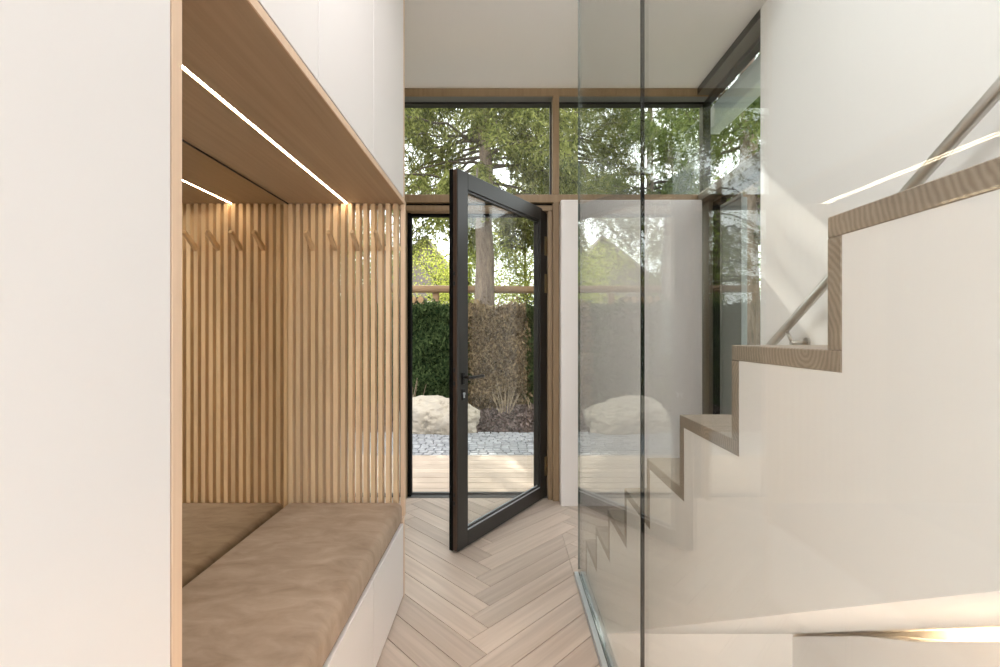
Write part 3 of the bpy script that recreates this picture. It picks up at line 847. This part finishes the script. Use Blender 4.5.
# mulch bed
def bumpy(name, x0, x1, y0, y1, zf, nx, ny, mat, amp):
    X, Y = np.meshgrid(np.linspace(x0, x1, nx), np.linspace(y0, y1, ny), indexing='ij')
    Z = zf(X, Y) + rng.normal(0, amp, X.shape)
    v = np.stack([X.ravel(), Y.ravel(), Z.ravel()], 1)
    i = np.arange((nx - 1) * (ny - 1)); r = i // (ny - 1) * ny + i % (ny - 1)
    q = np.stack([r, r + ny, r + ny + 1, r + 1], 1)
    return np_mesh(name, v, q, mat, None, ((x0 + x1) / 2, (y0 + y1) / 2, 0))
o = bumpy('mulch_bed', -5, 5, 6.28, 8.6, lambda X, Y: -0.085 + 0.15 * np.clip((Y - 6.28) / 0.7, 0, 1) ** 0.7 + 0.05 * np.sin(X * 2.3), 260, 70, 'soil', 0.010)
tag(o, 'dark bark mulch bed in front of the hedge', 'mulch', kind='stuff')

# bark chips lying on the bed
def chips():
    n = 16000
    X = rng.uniform(-3.5, 3.5, n); Y = rng.uniform(6.30, 7.6, n)
    Z = -0.075 + 0.15 * np.clip((Y - 6.28) / 0.7, 0, 1) ** 0.7 + 0.05 * np.sin(X * 2.3) + np.abs(rng.normal(0, 0.02, n))
    o = leaves('bark_chips', np.stack([X, Y, Z], 1), 0.07, 0.035, leafy('bark_chip', (0.05, 0.036, 0.032), (0.24, 0.18, 0.16), 0.0), None)
    tag(o, 'loose brown bark chips strewn over the mulch bed', 'bark chips')

# boulder
def boulder(name, c, r, label, seed):
    bm = bmesh.new()
    bmesh.ops.create_icosphere(bm, subdivisions=5, radius=1.0)
    rs = np.random.default_rng(seed)
    planes = []
    for _ in range(16):
        d = Vector(rs.normal(size=3)).normalized(); planes.append((d, rs.uniform(0.72, 0.95)))
    for v in bm.verts:
        p = v.co.normalized()
        k = 1.0
        for d, lim in planes:
            dt = p.dot(d)
            if dt * k > lim: k = lim / dt
        k *= 1 + 0.10 * noise.fractal(p * 1.6 + Vector((seed, 0, 0)), 1.0, 2.0, 5) + 0.05 * noise.fractal(p * 6, 0.9, 2.0, 4)
        v.co = Vector((p.x * r[0] * k, p.y * r[1] * k, p.z * r[2] * k)) + Vector(c)
    o = from_bm(name, bm, 'rock', smooth=False)
    return tag(o, label, 'boulder')
boulder('boulder', (-0.95, 6.50, 0.00), (0.68, 0.42, 0.44), 'large pale boulder on the bed left of the open door', 5)

# ------------------------------------------------------------------ plants
def leaves(name, pos, length, width, mat, parent, direction=None, spread=1.0, center=(0, 0, 0)):
    n = len(pos)
    a = rng.normal(size=(n, 3)) * spread
    if direction is not None: a = a + direction
    a /= np.linalg.norm(a, axis=1)[:, None] + 1e-9
    b = np.cross(a, rng.normal(size=(n, 3))); b /= np.linalg.norm(b, axis=1)[:, None] + 1e-9
    L = (length * rng.uniform(0.6, 1.3, n))[:, None] / 2; Wd = (width * rng.uniform(0.6, 1.3, n))[:, None] / 2
    v = np.stack([pos - a * L, pos + b * Wd, pos + a * L, pos - b * Wd], 1).reshape(-1, 3)
    q = np.arange(n * 4).reshape(-1, 4)
    o = np_mesh(name, v, q, mat, parent, center)
    o['kind'] = 'stuff'
    return o

def limb_path(base, az, length, droop, rise, n=9, wig=0.05):
    pts = []
    d = np.array([math.cos(az), math.sin(az)])
    p = np.array(base, dtype=float)
    for k in range(n):
        t = k / (n - 1)
        z = rise * t - droop * t * t + 0.35 * droop * max(0, t - 0.75)
        q = np.array([base[0] + d[0] * length * t, base[1] + d[1] * length * t, base[2] + z]) + rng.normal(0, wig * t, 3)
        pts.append(q)
    return pts

def conifer(x, y, h, r0, label, nb, z0, lmax, dens, mat, seed, group='conifers outside the windows', azr=None, thin=1.0):
    global rng
    rng = np.random.default_rng(seed)
    base = Vector((x, y, -0.09))
    t = thing('conifer', base, label, 'tree', group)
    n = 14
    pts = [(x + rng.normal(0, 0.015), y + rng.normal(0, 0.015), -0.09 + h * k / (n - 1)) for k in range(n)]
    rad = [r0 * (1 - 0.8 * k / (n - 1)) * (1.25 if k == 0 else 1) for k in range(n)]
    tube('trunk', pts, rad, 'bark', t, 16)
    bm = bmesh.new()
    P, D = [], []
    for k in range(nb):
        f = (k + rng.uniform(0, 1)) / nb
        zb = z0 + (h - 0.4 - z0) * f ** 1.15
        ln = lmax * (1 - 0.75 * (zb - z0) / max(0.1, h - z0)) * rng.uniform(0.55, 1.1)
        az = rng.uniform(0, 2 * PI) if azr is None else rng.uniform(*azr)
        path = limb_path((x, y, zb), az, ln, rng.uniform(0.5, 1.2) * ln * 0.45, rng.uniform(0.0, 0.3) * ln * 0.5)
        tube_pts(bm, path, [max(0.006, 0.035 * (1 - 0.85 * q / 8) * min(1, ln / 2)) for q in range(9)], 4, False)
        side = np.array([-math.sin(az), math.cos(az), 0])
        dn = dens * (thin if (math.cos(az) < -0.25 and zb < 6.0) else 1.0)
        for s in range(int(ln * dn)):
            tt = rng.uniform(0.18, 1.0) ** 0.8
            i = min(7, int(tt * 8)); fr = tt * 8 - i
            b0 = np.array(path[i]) * (1 - fr) + np.array(path[min(8, i + 1)]) * fr
            tl = rng.uniform(0.18, 0.62) * (1.1 - 0.4 * tt)
            sd = rng.choice([-1, 1]) * rng.uniform(0.15, 0.9)
            dirv = side * sd + np.array([math.cos(az), math.sin(az), 0]) * rng.uniform(0, 0.6) + np.array([0, 0, -rng.uniform(0.35, 1.5)])
            dirv /= np.linalg.norm(dirv)
            m = int(7 + tl * 22)
            ss = rng.uniform(0, 1, m)
            pp = b0 + dirv * (ss * tl)[:, None] + rng.normal(0, 0.022, (m, 3)) + np.array([0, 0, -1]) * (0.12 * ss * ss)[:, None]
            P.append(pp); D.append(np.repeat(dirv[None], m, 0))
    br = from_bm('branches', bm, 'twig', t); br['kind'] = 'stuff'
    leaves('needles', np.concatenate(P), 0.085, 0.028, mat, t, np.concatenate(D), 0.45, tuple(base))
    return t

def broadleaf(x, y, h, label, nlimb, nleaf, mat, seed, spread=1.2, zlow=0.8, size=0.06, r0=0.07, group='trees and bushes behind the hedge', cat='tree', name='broadleaf_tree'):
    global rng
    rng = np.random.default_rng(seed)
    base = Vector((x, y, -0.09))
    t = thing(name, base, label, cat, group)
    tube('trunk', [(x, y, -0.09), (x + .03, y, h * 0.3), (x - .02, y + .02, h * 0.62), (x, y, h * 0.9)], [r0, r0 * .8, r0 * .5, r0 * .15], 'bark', t, 10)
    bm = bmesh.new(); P = []
    for k in range(nlimb):
        zb = zlow + (h * 0.88 - zlow) * rng.uniform(0, 1)
        az = rng.uniform(0, 2 * PI); ln = spread * rng.uniform(0.5, 1.1) * (1 - 0.45 * (zb - zlow) / (h - zlow))
        path = limb_path((x, y, zb), az, ln, 0.1 * ln, rng.uniform(0.2, 0.8) * ln, 7, 0.08)
        tube_pts(bm, path, [max(0.004, r0 * 0.35 * (1 - q / 7)) for q in range(7)], 4, False)
        for i in range(2, 7):
            m = max(2, int(nleaf / nlimb / 5))
            for c in range(3):
                cc = np.array(path[i]) + rng.normal(0, 0.22, 3)
                P.append(cc + rng.normal(0, 0.13, (m // 3 + 1, 3)))
    br = from_bm('branches', bm, 'twig', t); br['kind'] = 'stuff'
    leaves('leaves', np.concatenate(P), size, size * 0.62, mat, t, None, 1.0, tuple(base))
    return t

def hedge(x0, x1, y0, y1, h, label, mat, core, n, seed, group=None):
    global rng
    rng = np.random.default_rng(seed)
    base = ((x0 + x1) / 2, (y0 + y1) / 2, -0.05)
    t = thing('hedge', base, label, 'hedge', group)
    box('light_block', x0 + 0.02, x1 - 0.02, y0 + 0.27, y1 - 0.05, -0.05, h - 0.14, core, t)  # dark box added inside to stop light passing through the leaves
    A = np.array([(x1 - x0) * h, (x1 - x0) * (y1 - y0)]); A = A / A.sum()
    nf = int(n * A[0] * 0.85) ; nt_ = n - nf
    X = rng.uniform(x0, x1, nf) + rng.normal(0, 0.05, nf); Z = rng.uniform(-0.03, h, nf)
    lump = 0.06 * np.sin(X * 7 + Z * 3) + 0.05 * np.sin(Z * 11 - X * 4)
    Yf = y0 + 0.08 + lump + np.abs(rng.normal(0, 0.06, nf))
    Pf = np.stack([X, Yf, Z], 1)
    X = rng.uniform(x0, x1, nt_); Y = rng.uniform(y0, y1, nt_)
    Pt = np.stack([X, Y, h - 0.03 + 0.035 * np.sin(X * 9) - np.abs(rng.normal(0, 0.05, nt_)) + rng.exponential(0.03, nt_)], 1)
    leaves('leaves', np.concatenate([Pf, Pt]), 0.075, 0.032, mat, t, np.array([0, -0.25, 0.9]), 0.7, base)
    return t

chips()
hedge(-6.0, -0.58, 7.45, 8.10, 1.75, 'dark green clipped hedge left of the brown withered section', 'hedge', 'hedgecore', 90000, 11, 'hedge sections along the garden edge')
hedge(-0.58, 0.36, 7.42, 8.05, 1.73, 'withered brown hedge section between the two green ones', 'deadhedge', 'deadcore', 18000, 12, 'hedge sections along the garden edge')
hedge(0.36, 6.0, 7.45, 8.10, 1.75, 'dark green clipped hedge right of the brown withered section', 'hedge', 'hedgecore', 80000, 13, 'hedge sections along the garden edge')

conifer(-0.36, 8.75, 7.5, 0.25, 'large conifer with thick scaly trunk rising behind the withered hedge', 95, 3.75, 3.2, 38, 'needle', 21, thin=0.45)
conifer(3.75, 7.0, 9.0, 0.20, 'tall conifer outside the high side window', 90, 2.6, 2.6, 40, 'needle2', 22)
conifer(3.55, 11.0, 8.5, 0.16, 'dark conifer standing behind the corner of the garden', 80, 2.4, 2.7, 40, 'needle2', 23)
conifer(-4.6, 11.5, 8.0, 0.15, 'slender conifer beyond the woodshed', 55, 2.6, 2.3, 22, 'needle', 24)

conifer(-2.45, 9.0, 8.8, 0.15, 'tall conifer added to block sun, bare lower trunk, left of the large one', 80, 5.3, 2.3, 40, 'needle', 25)  # crown added to keep direct sun off the bench and floor
conifer(1.75, 10.7, 7.6, 0.14, 'drooping conifer behind the right hedge, between mullion and corner', 75, 3.9, 2.4, 38, 'needle', 26)
broadleaf(0.55, 11.2, 4.6, 'bright yellow-green leafy tree just right of the conifer trunk', 34, 13000, 'leaf', 31, 1.5)
broadleaf(-1.75, 12.4, 3.9, 'pale green leafy tree in front of the slate roof', 26, 7000, 'leaf', 32, 1.4)
broadleaf(-0.8, 10.9, 3.2, 'yellow-green bush tree left of the conifer trunk', 24, 8000, 'leaf', 33, 1.1)
broadleaf(1.9, 12.6, 5.2, 'tall mid green leafy tree behind the yellow-green one', 34, 12000, 'leaf2', 34, 1.7)
broadleaf(4.9, 10.2, 5.0, 'mid green leafy tree seen through the side window', 34, 12000, 'leaf2', 35, 1.8)
broadleaf(-3.6, 10.6, 4.2, 'sparse green tree beyond the left hedge', 28, 7000, 'leaf2', 36, 1.4)
broadleaf(6.6, 7.2, 3.6, 'low leafy tree at the side of the house', 28, 9000, 'leaf2', 37, 1.6)
broadleaf(5.2, 5.6, 1.9, 'dense green bush outside the tall side window', 26, 9000, 'leaf2', 38, 0.9, 0.15, name='garden_bush', cat='bush')

# dry stems in the bed
def dry_shrub(x, y, n, h, label, seed, spread=0.16):
    global rng
    rng = np.random.default_rng(seed)
    bm = bmesh.new()
    for k in range(n):
        az = rng.uniform(0, 2 * PI); r = rng.uniform(0, 0.10); s = rng.uniform(0.05, spread); hh = h * rng.uniform(0.55, 1.05)
        p0 = Vector((x + math.cos(az) * r, y + math.sin(az) * r, 0.0))
        p2 = p0 + Vector((math.cos(az) * s, math.sin(az) * s, hh))
        p1 = (p0 + p2) / 2 + Vector((rng.normal(0, .02), rng.normal(0, .02), 0.04))
        tube_pts(bm, [p0, p1, p2], [0.006, 0.0045, 0.0025], 4, False)
    o = from_bm('dry_shrub', bm, 'straw')
    return tag(o, label, 'shrub', 'dry straw-coloured shrubs in the mulch bed')
dry_shrub(0.02, 7.05, 20, 0.52, 'dry straw-coloured shrub in the middle of the mulch bed', 41, 0.3)
dry_shrub(0.50, 7.10, 12, 0.54, 'dry straw-coloured shrub near the hinge side of the door', 42, 0.2)
dry_shrub(-1.42, 7.15, 12, 0.62, 'dry straw-coloured shrub behind the pale boulder', 43, 0.2)

# ------------------------------------------------------------------ woodshed with firewood, far house
ws = thing('woodshed', (-1.0, 9.6, -0.09), 'open timber wood store behind the hedge', 'shed')
bm = bmesh.new(); tube_pts(bm, [(-4.6, 9.3, 2.235), (-1.0, 9.3, 2.225), (2.4, 9.3, 2.20)], [0.075, 0.075, 0.075], 12)
from_bm('beam', bm, 'timber', ws, smooth=False)
for px in (-4.4, -1.40, 2.2):
    box('post', px - 0.06, px + 0.06, 9.36, 9.48, -0.09, 2.165, 'timber', ws, bev=0.008)
box('shelf', -4.3, -1.5, 9.36, 10.1, 1.60, 1.66, 'timber', ws)
for px in (-4.2, -1.6):
    box('shelf_leg', px - 0.04, px + 0.04, 9.5, 9.6, -0.09, 1.60, 'timber', ws)
lx = -2.42
rng = np.random.default_rng(50)
row = 0
logs = []
for row in range(3):
    x = -2.50 + 0.075 * (row % 2)
    while x < -1.62:
        r = 0.072 + 0.012 * ((row + int(x * 40)) % 3) / 3
        logs.append((x, 1.735 + row * 0.142, min(r, 0.0745)))
        x += 0.156
for k, (x, z, r) in enumerate(logs):
    bm = bmesh.new()
    ph = random.uniform(0, 6)
    ringA, ringB = [], []
    for q in range(11):
        a = 2 * PI * q / 11; rr = r * (1 + 0.05 * math.sin(3 * a + ph))
        ringA.append(bm.verts.new((x + rr * math.cos(a), 9.38 + random.uniform(0, .01), z + rr * math.sin(a))))
        ringB.append(bm.verts.new((x + rr * math.cos(a), 9.85, z + rr * math.sin(a))))
    fa = bm.faces.new(ringA); fb = bm.faces.new(ringB[::-1]); fa.material_index = 1; fb.material_index = 1
    for q in range(11):
        bm.faces.new((ringA[q], ringB[q], ringB[(q + 1) % 11], ringA[(q + 1) % 11]))
    o = from_bm('firewood_log', bm, 'logbark')
    o.data.materials.append(M['logend'])
    tag(o, 'round sawn firewood log stacked in the wood store behind the hedge', 'log', 'firewood logs stacked in the wood store')

hs_ = thing('house', (-3.6, 20, -0.09), 'neighbouring house with a steep slate roof beyond the trees', 'house')
box('wall', -6.2, -1.4, 18.0, 24.0, -0.09, 2.6, 'house', hs_)
gab = bmesh.new()
gv = [gab.verts.new(p) for p in ((-6.2, 18.0, 2.6), (-1.4, 18.0, 2.6), (-3.0, 18.0, 5.0), (-6.2, 18.1, 2.6), (-1.4, 18.1, 2.6), (-3.0, 18.1, 5.0))]
gab.faces.new(gv[:3]); gab.faces.new(gv[3:][::-1])
for a, b in ((0, 1), (1, 2), (2, 0)): gab.faces.new((gv[a], gv[b], gv[b + 3], gv[a + 3]))
from_bm('gable', gab, 'roof', hs_)
for sgn, xe in ((-1, -6.5), (1, -1.1)):
    bm = bmesh.new()
    z_e = 2.35
    p = [(-3.0, 17.6, 5.15), (xe, 17.6, z_e), (xe, 24.4, z_e), (-3.0, 24.4, 5.15)]
    a = [bm.verts.new(q) for q in p]; b = [bm.verts.new((q[0], q[1], q[2] - 0.14)) for q in p]
    bm.faces.new(a); bm.faces.new(b[::-1])
    for i in range(4): bm.faces.new((a[i], a[(i + 1) % 4], b[(i + 1) % 4], b[i]))
    from_bm('roof', bm, 'roof', hs_)
for wx in (-4.6, -2.6):
    wn = box('window', wx - 0.5, wx + 0.5, 17.95, 18.0, 0.9, 2.1, 'lacquer', hs_)
    box('pane', wx - 0.42, wx + 0.42, 17.93, 17.96, 0.98, 2.02, 'dglass', wn)
